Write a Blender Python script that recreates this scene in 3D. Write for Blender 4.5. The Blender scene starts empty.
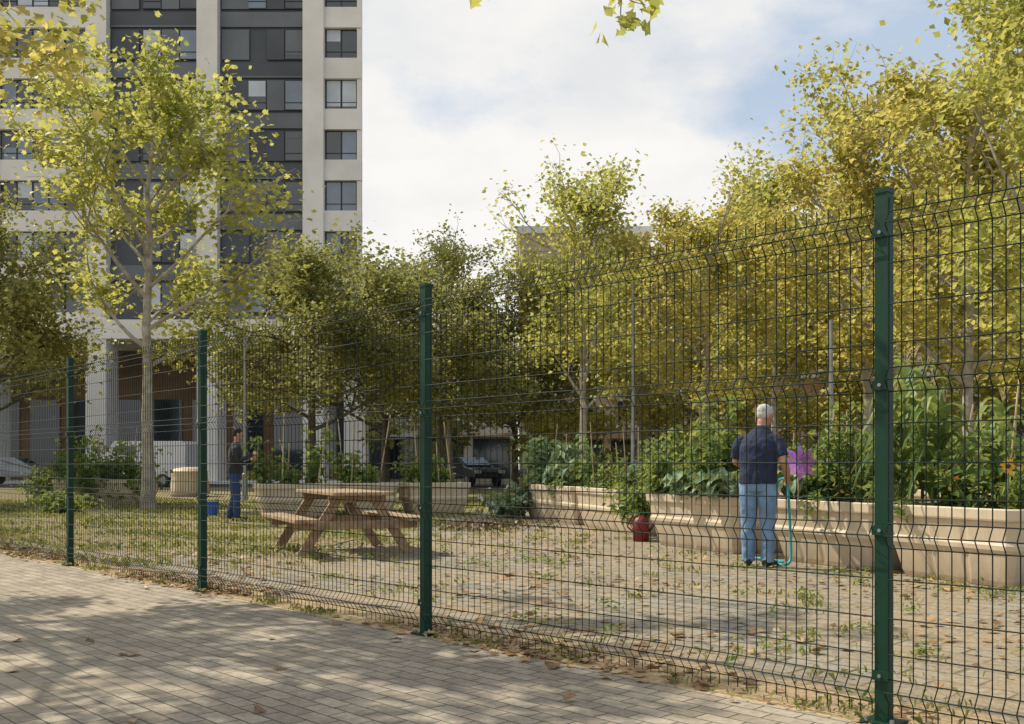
import bpy, math, random
import numpy as np
from mathutils import Vector, Matrix, Euler
from mathutils.bvhtree import BVHTree
R=math.radians
random.seed(3)
scene=bpy.context.scene
F=995.0; H=1.07; HY=465.0
def gp(x,Y): return (x-512.0)/F*Y
def zz(y,Y): return H+(HY-y)/F*Y
# ------------------------------------------------------------ materials
def newmat(name):
    m=bpy.data.materials.new(name); m.use_nodes=True
    nt=m.node_tree; b=nt.nodes['Principled BSDF']; return m,nt,b
def N(nt,t,**kw):
    n=nt.nodes.new(t)
    for k,v in kw.items(): setattr(n,k,v)
    return n
def noise(nt,co,scale,detail=4,rough=.6):
    n=N(nt,'ShaderNodeTexNoise'); n.inputs['Scale'].default_value=scale
    n.inputs['Detail'].default_value=detail; n.inputs['Roughness'].default_value=rough
    nt.links.new(co,n.inputs['Vector']); return n.outputs['Fac']
def ramp(nt,fac,stops):
    r=N(nt,'ShaderNodeValToRGB'); e=r.color_ramp.elements
    while len(e)<len(stops): e.new(.5)
    for i,(p,c) in enumerate(stops):
        e[i].position=p; e[i].color=(c[0],c[1],c[2],1) if isinstance(c,(tuple,list)) else (c,c,c,1)
    nt.links.new(fac,r.inputs['Fac']); return r.outputs['Color']
def mix(nt,fac,a,b,mode='MIX'):
    m=N(nt,'ShaderNodeMix',data_type='RGBA',blend_type=mode)
    def s(v,i):
        if isinstance(v,(tuple,list)): m.inputs[i].default_value=(v[0],v[1],v[2],1)
        else: nt.links.new(v,m.inputs[i])
    if isinstance(fac,(int,float)): m.inputs[0].default_value=fac
    else: nt.links.new(fac,m.inputs[0])
    s(a,6); s(b,7); return m.outputs[2]
def math_(nt,op,a,b=None,clamp=False):
    m=N(nt,'ShaderNodeMath',operation=op,use_clamp=clamp)
    for i,v in enumerate((a,b)):
        if v is None: continue
        if isinstance(v,(int,float)): m.inputs[i].default_value=v
        else: nt.links.new(v,m.inputs[i])
    return m.outputs[0]
def bump(nt,b,h,strength=.4,dist=.02):
    n=N(nt,'ShaderNodeBump'); n.inputs['Strength'].default_value=strength; n.inputs['Distance'].default_value=dist
    nt.links.new(h,n.inputs['Height']); nt.links.new(n.outputs[0],b.inputs['Normal'])
def mat(name,c1,c2=None,scale=3,rough=.8,bmp=0,bscale=30,metal=0,spec=.5):
    m,nt,b=newmat(name); c2=c2 or tuple(x*.7 for x in c1)
    co=N(nt,'ShaderNodeTexCoord').outputs['Object']
    f=noise(nt,co,scale,6)
    nt.links.new(ramp(nt,f,[(.32,c2),(.68,c1)]),b.inputs['Base Color'])
    b.inputs['Roughness'].default_value=rough; b.inputs['Metallic'].default_value=metal
    b.inputs['Specular IOR Level'].default_value=spec
    if bmp: bump(nt,b,noise(nt,co,bscale,5),bmp,.01)
    return m
def leafmat(name,dark,midc,light,trans=.5,nscale=.7):
    m,nt,b=newmat(name)
    co=N(nt,'ShaderNodeTexCoord').outputs['Object']
    f=noise(nt,co,nscale,2)
    isl=N(nt,'ShaderNodeNewGeometry').outputs['Random Per Island']
    v=math_(nt,'ADD',math_(nt,'MULTIPLY',f,.75),math_(nt,'MULTIPLY',isl,.42))
    col=ramp(nt,v,[(.32,dark),(.58,midc),(.86,light)])
    nt.links.new(col,b.inputs['Base Color']); b.inputs['Roughness'].default_value=.5
    b.inputs['Specular IOR Level'].default_value=.35
    tr=N(nt,'ShaderNodeBsdfTranslucent'); nt.links.new(mix(nt,.32,col,(.98,.92,.25),'MIX'),tr.inputs['Color'])
    mx=N(nt,'ShaderNodeMixShader'); mx.inputs[0].default_value=trans
    nt.links.new(b.outputs[0],mx.inputs[1]); nt.links.new(tr.outputs[0],mx.inputs[2])
    nt.links.new(mx.outputs[0],nt.nodes['Material Output'].inputs['Surface'])
    return m
M_plane=leafmat('plane_leaf',(.15,.19,.035),(.34,.36,.075),(.62,.55,.15),.52)
M_plane2=leafmat('plane_leaf_autumn',(.18,.19,.035),(.40,.36,.08),(.66,.51,.15),.55)
M_olive=leafmat('olive_leaf',(.065,.085,.022),(.17,.18,.048),(.32,.30,.09),.38)
M_veg=leafmat('vegetable_leaf',(.04,.09,.02),(.12,.21,.04),(.35,.40,.11),.38,2)
M_brass=leafmat('brassica_leaf',(.08,.14,.075),(.14,.23,.12),(.27,.35,.20),.2,6)
M_grass=leafmat('grass_blade',(.11,.14,.03),(.24,.26,.075),(.46,.40,.18),.3,.6)
M_dry=leafmat('dry_leaf',(.12,.06,.022),(.30,.17,.075),(.52,.36,.18),.05,2)
M_petal=leafmat('white_flower',(.5,.5,.42),(.7,.7,.62),(.8,.8,.75),.2,2)
M_bark=mat('plane_bark',(.46,.42,.34),(.20,.17,.13),4,.9,.4,20)
M_barkd=mat('dark_bark',(.15,.12,.085),(.06,.05,.035),5,.95,.5,20)
M_conc=mat('white_concrete',(.80,.775,.73),(.66,.635,.59),.4,.85,.1,10)
M_grey=mat('grey_cladding',(.075,.085,.10),(.05,.057,.068),.3,.6)
M_grey2=mat('grey_cladding_light',(.15,.165,.185),(.105,.115,.13),.3,.6)
M_shut=mat('white_shutter',(.55,.60,.66),(.45,.49,.54),1,.6)
M_glass=mat('window_glass',(.03,.045,.06),(.015,.02,.03),.5,.08,spec=1)
M_glass2=mat('window_glass_light',(.18,.24,.32),(.10,.14,.19),.3,.12,spec=1)
M_frame=mat('dark_frame',(.03,.03,.035),None,3,.5)
M_fence=mat('green_wire',(.0045,.020,.013),(.003,.012,.008),8,.7,spec=.25)
M_post=mat('green_post',(.004,.050,.026),(.003,.030,.016),5,.5,.1,60,spec=.3)
M_steel=mat('galvanised_steel',(.35,.36,.36),(.25,.26,.26),10,.4,metal=.6)
M_wood=mat('weathered_wood',(.44,.31,.18),(.21,.14,.085),9,.75,.3,40)
M_soil=mat('soil',(.07,.045,.03),(.03,.02,.014),8,.95,.8,20)
M_cane=mat('bamboo_cane',(.58,.48,.29),(.40,.31,.17),10,.6)
M_stem=mat('plant_stem',(.13,.19,.06),(.08,.12,.03),10,.7)
def plantermat():
    m,nt,b=newmat('planter_beige')
    co=N(nt,'ShaderNodeTexCoord').outputs['Object']
    f=noise(nt,co,2.2,6); f2=noise(nt,co,14,5)
    c=ramp(nt,f,[(.3,(.53,.435,.31)),(.7,(.64,.54,.40))])
    sep=N(nt,'ShaderNodeSeparateXYZ'); nt.links.new(co,sep.inputs[0])
    low=N(nt,'ShaderNodeMapRange'); low.inputs[1].default_value=.0; low.inputs[2].default_value=.30
    low.inputs[3].default_value=.85; low.inputs[4].default_value=0; nt.links.new(sep.outputs[2],low.inputs[0])
    brown_fac=math_(nt,'MULTIPLY',low.outputs[0],f2)  # beige turns darker brown towards the bottom, broken up by noise
    mp=N(nt,'ShaderNodeMapping'); mp.inputs['Scale'].default_value=(14,14,.8); nt.links.new(co,mp.inputs['Vector'])
    st=noise(nt,mp.outputs[0],1,4)
    c=mix(nt,.35,c,ramp(nt,st,[(.35,(.70,.66,.60)),(.6,(1,1,1))]),'MULTIPLY')
    nt.links.new(mix(nt,brown_fac,c,(.22,.165,.10)),b.inputs['Base Color']); b.inputs['Roughness'].default_value=.6
    bump(nt,b,f2,.08,.01); return m
M_planter=plantermat()
# ------------------------------------------------------------ mesh builder
class MB:
    def __init__(s): s.v=[];s.f=[];s.m=[];s.np=[]
    def add(s,vs,fs,m=0):
        o=len(s.v); s.v.extend(vs); s.f.extend([tuple(i+o for i in f) for f in fs]); s.m.extend([m]*len(fs))
    def box(s,c,size,rz=0,m=0,rot=None):
        x,y,z=[d/2 for d in size]
        Mx=(rot if rot is not None else Matrix.Rotation(rz,3,'Z')); c=Vector(c)
        vs=[tuple(c+Mx@Vector((a*x,b*y,d*z))) for a in(-1,1) for b in(-1,1) for d in(-1,1)]
        s.add(vs,[(0,1,3,2),(4,6,7,5),(0,4,5,1),(2,3,7,6),(0,2,6,4),(1,5,7,3)],m)
    def beam(s,a,b,w,h,m=0,up=Vector((0,0,1))):
        a=Vector(a);b=Vector(b);d=(b-a); L=d.length; d.normalize()
        sd=d.cross(up)
        if sd.length<1e-4: sd=Vector((1,0,0))
        sd.normalize(); u=sd.cross(d)
        s.box((a+b)/2,(L,w,h),m=m,rot=Matrix((d,sd,u)).transposed())
    def tube(s,pts,rad,n=6,m=0,cap=True,ell=None):
        pts=[Vector(p) for p in pts]; k=len(pts)
        if isinstance(rad,(int,float)): rad=[rad]*k
        vs=[];prev=None
        for i,p in enumerate(pts):
            d=(pts[min(i+1,k-1)]-pts[max(i-1,0)])
            if d.length<1e-6: d=Vector((0,0,1))
            d.normalize()
            if prev is None:
                a=Vector((1,0,0)) if abs(d.x)<.8 else Vector((0,1,0))
            else: a=prev
            a=(a-d*a.dot(d)).normalized(); prev=a; b=d.cross(a)
            r=rad[i]; r1,r2=(r if isinstance(r,tuple) else (r,r))
            for j in range(n):
                t=2*math.pi*j/n; vs.append(tuple(p+a*(math.cos(t)*r1)+b*(math.sin(t)*r2)))
        fs=[(i*n+j,i*n+(j+1)%n,(i+1)*n+(j+1)%n,(i+1)*n+j) for i in range(k-1) for j in range(n)]
        if cap: fs+= [tuple(range(n))[::-1],tuple((k-1)*n+j for j in range(n))]
        s.add(vs,fs,m)
    def ell(s,c,r,m=0,rot=None,n=14,k=9):
        c=Vector(c);vs=[]
        for i in range(k+1):
            ph=math.pi*(i+.02)/(k+.04)
            for j in range(n):
                t=2*math.pi*j/n
                p=Vector((r[0]*math.sin(ph)*math.cos(t),r[1]*math.sin(ph)*math.sin(t),-r[2]*math.cos(ph)))
                if rot is not None: p=rot@p
                vs.append(tuple(c+p))
        fs=[(i*n+j,i*n+(j+1)%n,(i+1)*n+(j+1)%n,(i+1)*n+j) for i in range(k) for j in range(n)]
        fs+=[tuple(range(n))[::-1],tuple(k*n+j for j in range(n))]
        s.add(vs,fs,m)
    def npadd(s,V,Fc,m): s.np.append((V,Fc,m))
    def mesh(s,name,mats,smooth=False):
        V=[np.array(s.v,dtype=np.float64).reshape(-1,3)] ; faces=list(s.f); mi=list(s.m); off=len(s.v)
        for (v,f,m) in s.np:
            V.append(v); faces.extend(map(tuple,(f+off).tolist())); mi.extend([m]*len(f)); off+=len(v)
        me=bpy.data.meshes.new(name); me.from_pydata(np.concatenate(V).tolist(),[],faces)
        me.polygons.foreach_set('material_index',np.array(mi,dtype=np.int32))
        if smooth: me.polygons.foreach_set('use_smooth',np.ones(len(faces),dtype=bool))
        for mm in mats: me.materials.append(mm)
        me.update(); return me
    def obj(s,name,mats,smooth=False,parent=None,loc=(0,0,0),rz=0,bevel=0):
        o=bpy.data.objects.new(name,s.mesh(name,mats,smooth)); scene.collection.objects.link(o)
        o.location=loc; o.rotation_euler=(0,0,rz)
        if parent: o.parent=parent
        if bevel:
            b=o.modifiers.new('b','BEVEL'); b.width=bevel; b.segments=2; b.limit_method='ANGLE'
        return o
def empty(name,loc=(0,0,0),rz=0):
    e=bpy.data.objects.new(name,None); scene.collection.objects.link(e); e.location=loc; e.rotation_euler=(0,0,rz)
    e.empty_display_size=.2; return e
def inst(me,name,loc,rz=0,s=(1,1,1),parent=None):
    o=bpy.data.objects.new(name,me); scene.collection.objects.link(o); o.location=loc; o.rotation_euler=(0,0,rz); o.scale=s
    if parent: o.parent=parent
    return o
# leaf clouds -----------------------------------------------------
def unit(a): return a/np.maximum(np.linalg.norm(a,axis=1,keepdims=True),1e-9)
def leaves(C,size,rng,shape='rh',flat=.5,asp=.6,down=0.25):
    n=len(C)
    nrm=rng.normal(size=(n,3)); nrm[:,2]=np.abs(nrm[:,2])+flat; nrm=unit(nrm)
    d=rng.normal(size=(n,3)); d[:,2]-=down; d=d-nrm*np.sum(d*nrm,1,keepdims=True); d=unit(d)
    sd=np.cross(nrm,d); L=(size*rng.uniform(.6,1.3,n))[:,None]; W=L*asp
    if shape=='rh':
        P=[C,C+d*L*.45+sd*W*.5+nrm*L*.1,C+d*L-nrm*L*.08,C+d*L*.45-sd*W*.5+nrm*L*.1]
    else:
        A=[(0,0,0),(.18,.42,.06),(.42,.30,.03),(.5,.62,.1),(.72,.25,.03),(1,0,-.1),(.72,-.25,.03),(.5,-.62,.1),(.42,-.30,.03),(.18,-.42,.06)]
        P=[C+d*L*a+sd*L*b*.85+nrm*L*c for a,b,c in A]
    k=len(P); V=np.stack(P,1).reshape(-1,3)
    Fc=np.arange(n*k).reshape(n,k)
    return V,Fc
# ------------------------------------------------------------ tree generator
TOP={}
def tree_mesh(name,h,th,Rc,seed,nl,ls,lm,bark,tr=.14,n1=13,up=.8,dense=.32,prof=None,lean=(0,0),shape='rh',extra=None,n2=6,n3=4):
    rng=np.random.default_rng(seed); rnd=random.Random(seed); mb=MB(); tips=[];
    prof=prof or (lambda t: (math.sin(math.pi*min(1,.18+.8*t)))**.7)
    def path(p,d,L,k,wob,lift):
        pts=[Vector(p)]; d=Vector(d).normalized()
        for i in range(k):
            d=(d+Vector((rnd.gauss(0,wob),rnd.gauss(0,wob),rnd.gauss(0,wob)+lift))).normalized()
            pts.append(pts[-1]+d*(L/k))
        return pts
    k=9; tp=[]
    for i in range(k+1):
        t=i/k; tp.append(Vector((lean[0]*t+rnd.gauss(0,.05)*h*.12*t,lean[1]*t+rnd.gauss(0,.05)*h*.12*t,h*.93*t-.05)))
    mb.tube(tp,[tr*(1.25 if i==0 else 1)*(1-.88*(i/k))+.01 for i in range(k+1)],9,0)
    def trunk_at(z):
        t=max(0,min(.999,z/(h*.93)))*k; i=int(t); return tp[i].lerp(tp[i+1],t-i)
    for a in range(n1):
        t=(a+rnd.random()*.7)/n1; z=th+(h*.9-th)*t; p=trunk_at(z)
        L=Rc*prof(t)*rnd.uniform(.7,1.15); az=a*2.4+rnd.gauss(0,.3)
        u=up*(.6+.8*t); d=Vector((math.cos(az),math.sin(az),u))
        L1=L*math.sqrt(1+u*u*.35)
        p1=path(p,d,L1,5,.1,.02); r1=tr*.42*(1-.6*t)
        mb.tube(p1,[r1*(1-.8*i/5)+.006 for i in range(6)],5,0)
        for b in range(n2):
            s=rnd.uniform(.25,1); q=p1[int(s*4.99)].lerp(p1[int(s*4.99)+1],rnd.random())
            dd=(p1[-1]-p1[0]).normalized()+Vector((rnd.gauss(0,.6),rnd.gauss(0,.6),rnd.gauss(.1,.45)))
            L2=L1*rnd.uniform(.25,.5); p2=path(q,dd,L2,3,.15,.03)
            mb.tube(p2,[r1*.4*(1-.7*i/3)+.004 for i in range(4)],4,0,False)
            for c in range(n3):
                q2=p2[rnd.randint(1,3)]
                dd=(p2[-1]-p2[0]).normalized()+Vector((rnd.gauss(0,.8),rnd.gauss(0,.8),rnd.gauss(0,.6)))
                p3=path(q2,dd,L2*rnd.uniform(.3,.6),2,.2,0)
                mb.tube(p3,[.008,.006,.003],3,0,False)
                w=rnd.uniform(.2,1.6)**2; tips.append((p3,w))
    if extra: extra(mb,tips,path,rnd)
    W=np.array([t[1] for t in tips]); cnt=rng.multinomial(nl,W/W.sum()); Cs=[]
    for (p3,w),c in zip(tips,cnt):
        if c==0: continue
        P=np.array([tuple(x) for x in p3]); s=rng.uniform(0,len(P)-1,c); i=np.minimum(s.astype(int),len(P)-2); fr=(s-i)[:,None]
        Cs.append(P[i]*(1-fr)+P[i+1]*fr+rng.normal(size=(c,3))*dense*np.array([1,1,.75]))
    C=np.concatenate(Cs); V,Fc=leaves(C,ls,rng,shape,asp=.8); mb.npadd(V,Fc,1)
    me=mb.mesh(name,[bark,lm]); TOP[me.name]=float(np.percentile(C[:,2],99.3)); return me
def P(me,name,x,Y,ytop,rz,w=1.0):
    sz=zz(ytop,Y)/TOP[me.name]; return inst(me,name,(gp(x,Y),Y,0),rz,((sz+w)/2,(sz+w)/2,sz))
t=tree_mesh('plane_tree_hero',11.2,3.6,3.2,11,9000,.155,M_plane,M_bark,.15,17,1.0,.26,lean=(.0,.2),shape='lobed')
P(t,'plane_tree',148,24,58,.5,1.05)
up_a=tree_mesh('plane_tree_tall',9.6,2.6,2.5,21,7600,.145,M_plane,M_bark,.12,15,1.6,.26)
up_b=tree_mesh('plane_tree_wide',10.5,2.6,3.4,32,11000,.155,M_plane2,M_bark,.15,17,1.2,.30)
dn=tree_mesh('plane_tree_full',10.0,1.7,3.9,44,12000,.21,M_plane2,M_bark,.16,18,.9,.42,n3=3)
ol=tree_mesh('tipu_tree_mesh',8.4,2.5,4.3,55,16500,.18,M_olive,M_barkd,.18,17,.5,.42,prof=lambda t:(1-t*.75)**.6)
P(ol,'tipu_tree',312,33,240,.3,1.0)
P(ol,'tipu_tree',440,37,272,2.1,1.1)
P(ol,'tipu_tree',385,43,262,3.6,1.0)
P(ol,'tipu_tree',-35,27,195,1.1,.72)
P(ol,'tipu_tree',515,48,300,5.1,1.1)
P(up_a,'plane_tree',583,27,168,.2,.95)
P(up_a,'plane_tree',450,46,235,1.7,1.1)
P(up_b,'plane_tree',706,28,192,1.2,.85)
P(up_a,'plane_tree',775,31,160,2.9,1.1)
P(up_b,'plane_tree',868,25,72,4.0,.95)
P(up_b,'plane_tree',968,22,45,.9,.95)
P(up_a,'plane_tree',1052,17,-60,3.3,1.0)
P(dn,'plane_tree',640,42,245,.4,1.1)
P(dn,'plane_tree',560,46,262,2.4,1.0)
P(dn,'plane_tree',760,39,230,3.4,1.1)
P(dn,'plane_tree',860,36,200,5.4,1.1)
P(dn,'plane_tree',965,33,170,1.4,1.2)
P(dn,'plane_tree',1080,29,110,4.4,1.1)
rng=np.random.default_rng(9); mb=MB(); Cs=[]
for i in range(75):
    Yd=rng.uniform(52,58); x=rng.uniform(380,1300); r=rng.uniform(.8,1.8)
    c=np.array([gp(x,Yd),Yd,rng.uniform(2.6,6.5)]); d=unit(rng.normal(size=(130,3)))
    Cs.append(c+d*r*rng.uniform(.6,1.15,(130,1)))
C=np.concatenate(Cs)
V,Fc=leaves(C,.42,rng,asp=.8); mb.npadd(V,Fc,0); mb.obj('distant_tree_row',[M_olive])
def droop(targets):
    def f(mb,tips,path,rnd):
        for (a,b,spread,n,wt) in targets:
            a=Vector(a);b=Vector(b); pts=[a.lerp(b,i/6)+Vector((0,0,.5*math.sin(math.pi*i/6))) for i in range(7)]
            mb.tube(pts,[.035*(1-i/7.2)+.004 for i in range(7)],6,0)
            for k in range(n):
                q=pts[rnd.randint(4,6)]; d=(b-a).normalized()+Vector((rnd.gauss(0,.6),rnd.gauss(0,.6),rnd.gauss(-.3,.4)))
                p=path(q,d,spread*rnd.uniform(.5,1),2,.2,-.05); mb.tube(p,[.005,.004,.002],3,0,False); tips.append((p,wt))
    return f
ta=tree_mesh('pavement_tree_a',8.5,3.9,3.3,71,9000,.10,M_plane2,M_bark,.16,15,.7,.13,shape='lobed',n3=5,
   extra=droop([((.3,-.1,4.2),(2.9,-.5,4.30),.8,12,1.2)]))
inst(ta,'pavement_plane_tree',(-6.7,8.3,0))
tb=tree_mesh('pavement_tree_b',8.8,4.6,3.2,83,6500,.075,M_plane,M_bark,.16,14,.8,.06,shape='lobed',n3=5,
   extra=droop([((0,.3,4.6),(-.60,7.7,3.44),.20,6,1.6),((0,.3,4.6),(-1.35,7.7,3.50),.15,2,.5)]))
inst(tb,'pavement_plane_tree',(1.15,-2.7,0))
# ------------------------------------------------------------ ground
FT=Vector((-.694,.720,0)).normalized(); FN=Vector((.720,.694,0)).normalized(); FP=Vector((1.544,4.13,0))
FA=math.atan2(FT.y,FT.x)
def groundmat(kind):
    m,nt,b=newmat(kind)
    co=N(nt,'ShaderNodeTexCoord').outputs['Object']
    mp=N(nt,'ShaderNodeMapping'); mp.vector_type='TEXTURE'; mp.inputs['Location'].default_value=FP
    mp.inputs['Rotation'].default_value=(0,0,FA-math.pi); nt.links.new(co,mp.inputs['Vector'])
    lc=mp.outputs[0]
    big=noise(nt,co,.5,5); mid=noise(nt,co,2.2,7,.65); fine=noise(nt,co,25,6,.7); vf=noise(nt,co,120,3)
    if kind=='pavement':
        br=N(nt,'ShaderNodeTexBrick'); nt.links.new(lc,br.inputs['Vector']); br.inputs['Scale'].default_value=1
        br.inputs['Brick Width'].default_value=.2; br.inputs['Row Height'].default_value=.1
        br.inputs['Mortar Size'].default_value=.005; br.inputs['Mortar Smooth'].default_value=.4; br.inputs['Bias'].default_value=0
        br.inputs['Color1'].default_value=(.34,.29,.225,1); br.inputs['Color2'].default_value=(.49,.425,.33,1); br.inputs['Mortar'].default_value=(.13,.105,.075,1)
        c=mix(nt,.6,br.outputs[0],ramp(nt,mid,[(.3,(.55,.52,.48)),(.65,(1,1,1))]),'MULTIPLY')
        c=mix(nt,.55,c,ramp(nt,fine,[(.35,(.45,.43,.41)),(.6,(1,1,1))]),'MULTIPLY')
        c=mix(nt,ramp(nt,big,[(.5,0),(.62,.3)]),c,(.40,.32,.22))
        nt.links.new(c,b.inputs['Base Color'])
        h=math_(nt,'ADD',math_(nt,'MULTIPLY',br.outputs['Fac'],-1),math_(nt,'MULTIPLY',fine,.5)); bump(nt,b,h,.6,.007)
    elif kind=='courtyard_paving':
        br=N(nt,'ShaderNodeTexBrick'); nt.links.new(lc,br.inputs['Vector']); br.inputs['Scale'].default_value=1
        br.inputs['Brick Width'].default_value=.4; br.inputs['Row Height'].default_value=.2
        br.inputs['Mortar Size'].default_value=.016; br.inputs['Mortar Smooth'].default_value=.5
        br.inputs['Color1'].default_value=(.28,.25,.205,1); br.inputs['Color2'].default_value=(.39,.35,.285,1); br.inputs['Mortar'].default_value=(.15,.125,.06,1)
        c=mix(nt,.8,br.outputs[0],ramp(nt,fine,[(.3,(.38,.37,.35)),(.62,(1,1,1))]),'MULTIPLY')
        sp=N(nt,'ShaderNodeSeparateXYZ'); nt.links.new(lc,sp.inputs[0])
        d=math_(nt,'ADD',math_(nt,'MULTIPLY',sp.outputs[1],-1),math_(nt,'MULTIPLY',math_(nt,'SUBTRACT',mid,.5),.8))
        def band(c0,w): 
            return math_(nt,'SUBTRACT',1,math_(nt,'DIVIDE',math_(nt,'ABSOLUTE',math_(nt,'SUBTRACT',d,c0)),w),True)
        bands=math_(nt,'MAXIMUM',math_(nt,'MAXIMUM',band(.12,.7),band(1.3,.65)),band(2.8,.5))
        bands=ramp(nt,math_(nt,'MULTIPLY',bands,math_(nt,'ADD',fine,.5)),[(.10,0),(.30,1)])
        sand=ramp(nt,fine,[(.3,(.37,.25,.125)),(.7,(.68,.50,.29))])
        brown_fac=ramp(nt,math_(nt,'ADD',math_(nt,'MULTIPLY',big,.6),math_(nt,'MULTIPLY',mid,.4)),[(.42,0),(.58,.9)]); c=mix(nt,brown_fac,c,ramp(nt,fine,[(.3,(.22,.16,.09)),(.7,(.46,.36,.235))]))  # patches of dirt over the paving
        c=mix(nt,bands,c,sand)
        g=ramp(nt,math_(nt,'ADD',math_(nt,'MULTIPLY',mid,.6),math_(nt,'MULTIPLY',fine,.4)),[(.56,0),(.64,.6)])
        c=mix(nt,g,c,ramp(nt,vf,[(.3,(.13,.13,.035)),(.7,(.29,.27,.10))]))
        nt.links.new(c,b.inputs['Base Color'])
        bump(nt,b,math_(nt,'ADD',math_(nt,'MULTIPLY',br.outputs['Fac'],-.6),fine),.8,.018)
    elif kind=='lawn':
        c=ramp(nt,mid,[(.42,(.36,.28,.165)),(.54,(.27,.235,.105)),(.70,(.14,.17,.05))])
        c=mix(nt,.8,c,ramp(nt,vf,[(.3,(.5,.5,.5)),(.7,(1.15,1.15,1.05))]),'MULTIPLY')
        nt.links.new(c,b.inputs['Base Color']); bump(nt,b,fine,.8,.03)
    else:
        c=ramp(nt,mid,[(.3,(.17,.15,.08)),(.7,(.32,.27,.18))]); nt.links.new(c,b.inputs['Base Color']); bump(nt,b,fine,.5,.02)
    b.inputs['Roughness'].default_value=.92; b.inputs['Specular IOR Level'].default_value=.25
    return m
def sheet(name,pts,z,m):
    mb=MB(); mb.add([(p[0],p[1],z) for p in pts],[tuple(range(len(pts)))]); return mb.obj(name,[m])
sheet('ground',[(-600,-300),(600,-300),(600,900),(-600,900)],-.012,groundmat('bare_earth'))
def fl(s,d): q=FP+FT*s+FN*d; return (q.x,q.y)
sheet('pavement',[fl(-30,-14),fl(-30,-.07),fl(45,-.07),fl(45,-14)],.0,groundmat('pavement'))
sheet('courtyard_paving',[fl(-30,-.07),fl(-30,9),(9,14),(2,24),(-1.5,24),(-1.6,14),(-3.5,12),fl(8.0,1.6),fl(45,1.2),fl(45,-.07)],-.004,groundmat('courtyard_paving'))
lw=[(-45,45),(20,45),(14,26),(.5,25),(-1.0,22),(-1.4,20),(-1.2,18.4),(-1.9,16.8),(-1.6,15.4),(-2.3,14.2),(-2.4,13.3),(-3.3,12.7),(-3.5,11.9),(-4.3,11.8),(-4.9,12.5),(-6.0,12.9),(-7.1,14.4),(-30,37)]
sheet('lawn',lw,-.0015,groundmat('lawn'))
sheet('street',[(-200,48),(200,48),(200,56),(-200,56)],-.006,mat('asphalt',(.065,.065,.065),(.045,.045,.045),2,.9))
def grassobj(name,n,region,hgt,seed,m=M_grass,ws=1):
    rng=np.random.default_rng(seed); P=region(rng,n); k=len(P)
    az=rng.uniform(0,2*np.pi,k); L=hgt*rng.uniform(.3,1.2,k); w=ws*rng.uniform(.002,.005,k)*(1+P[:,1]/9)
    lean=rng.uniform(.1,1.1,k)
    D=np.stack([np.cos(az),np.sin(az),np.zeros(k)],1); S=np.stack([-np.sin(az),np.cos(az),np.zeros(k)],1)
    B=np.concatenate([P,np.zeros((k,1))],1); up=np.array([0,0,1.])
    m1=B+up*(L*.6)[:,None]+D*(L*lean*.25)[:,None]; tpp=B+up*(L*(1-.4*lean))[:,None]+D*(L*lean*.9)[:,None]
    V=np.stack([B-S*w[:,None],B+S*w[:,None],m1+S*w[:,None]*.7,tpp,m1-S*w[:,None]*.7],1).reshape(-1,3)
    mb=MB(); mb.npadd(V,np.arange(k*5).reshape(k,5),0); return mb.obj(name,[m])
def dist(P): return (P[:,0]-FP.x)*FN.x+(P[:,1]-FP.y)*FN.y
def reg_lawn(rng,n):
    Y=rng.uniform(10.5,30,n*2); X=rng.uniform(-17,1.5,n*2); P=np.stack([X,Y],1)
    e=rng.normal(0,.5,n*2); X2=X+e
    inside=(dist(P)>.2)&((X2<-1.3-(Y<15)*(15-Y)*.4)|(Y>24)|((X2<-.7)&(Y>17)))
    P=P[inside]; 
    s=np.sin(P[:,0]*2.3+np.sin(P[:,1]*1.7)*2)+np.sin(P[:,1]*2.9+P[:,0]*.8); return P[s+rng.normal(0,.6,len(P))>.45][:n]
grassobj('lawn_grass',28000,reg_lawn,.10,5,ws=1.5)
def reg_clumps(rng,n):
    k=340; c=np.stack([rng.uniform(-6,6,k),rng.uniform(3.6,17,k)],1); P=[]
    for q in c:
        m=rng.integers(4,34); P.append(q+rng.normal(0,rng.uniform(.03,.14),(m,2)))
    P=np.concatenate(P); return P[(dist(P)>.05)]
grassobj('weed_tufts',0,reg_clumps,.055,6)
rng=np.random.default_rng(61); Cs=[]
for i in range(190):
    q=np.array([rng.uniform(-5,6),rng.uniform(4,15)]); m=rng.integers(6,40); r=rng.uniform(.03,.14)
    xy=q+rng.normal(0,r,(m,2)); Cs.append(np.concatenate([xy,rng.uniform(.01,.06,(m,1))],1))
C=np.concatenate(Cs); C=C[dist(C)>.1]; V,Fc=leaves(C,.045,rng,flat=1,down=-.3,asp=.6); V[:,2]=np.maximum(V[:,2],.003); mb=MB(); mb.npadd(V,Fc,0); mb.obj('broadleaf_weeds',[M_veg])
def reg_line(rng,n):
    s=rng.uniform(-3,24,n); d=rng.normal(.0,.06,n)+.03; keep=np.sin(s*3.1)+np.sin(s*7.7)+rng.normal(0,.6,n)>.5
    return np.stack([FP.x+FT.x*s+FN.x*d,FP.y+FT.y*s+FN.y*d],1)[keep]
grassobj('fence_line_grass',4500,reg_line,.05,7)
rng=np.random.default_rng(12); n=8200
s=rng.uniform(-4,16,n); d=np.where(rng.random(n)<.36,rng.normal(.10,.13,n),rng.uniform(0,7.5,n))
P2=np.stack([FP.x+FT.x*s+FN.x*d,FP.y+FT.y*s+FN.y*d],1)
cl=np.sin(P2[:,0]*1.9+1)+np.sin(P2[:,1]*2.3)+rng.normal(0,.8,n); P2=P2[cl>.0]
ext=np.stack([rng.uniform(-5,2,38),rng.uniform(4,9,38)],1); ext=ext[dist(ext)<-.1]; P2=np.concatenate([P2,ext])
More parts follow.
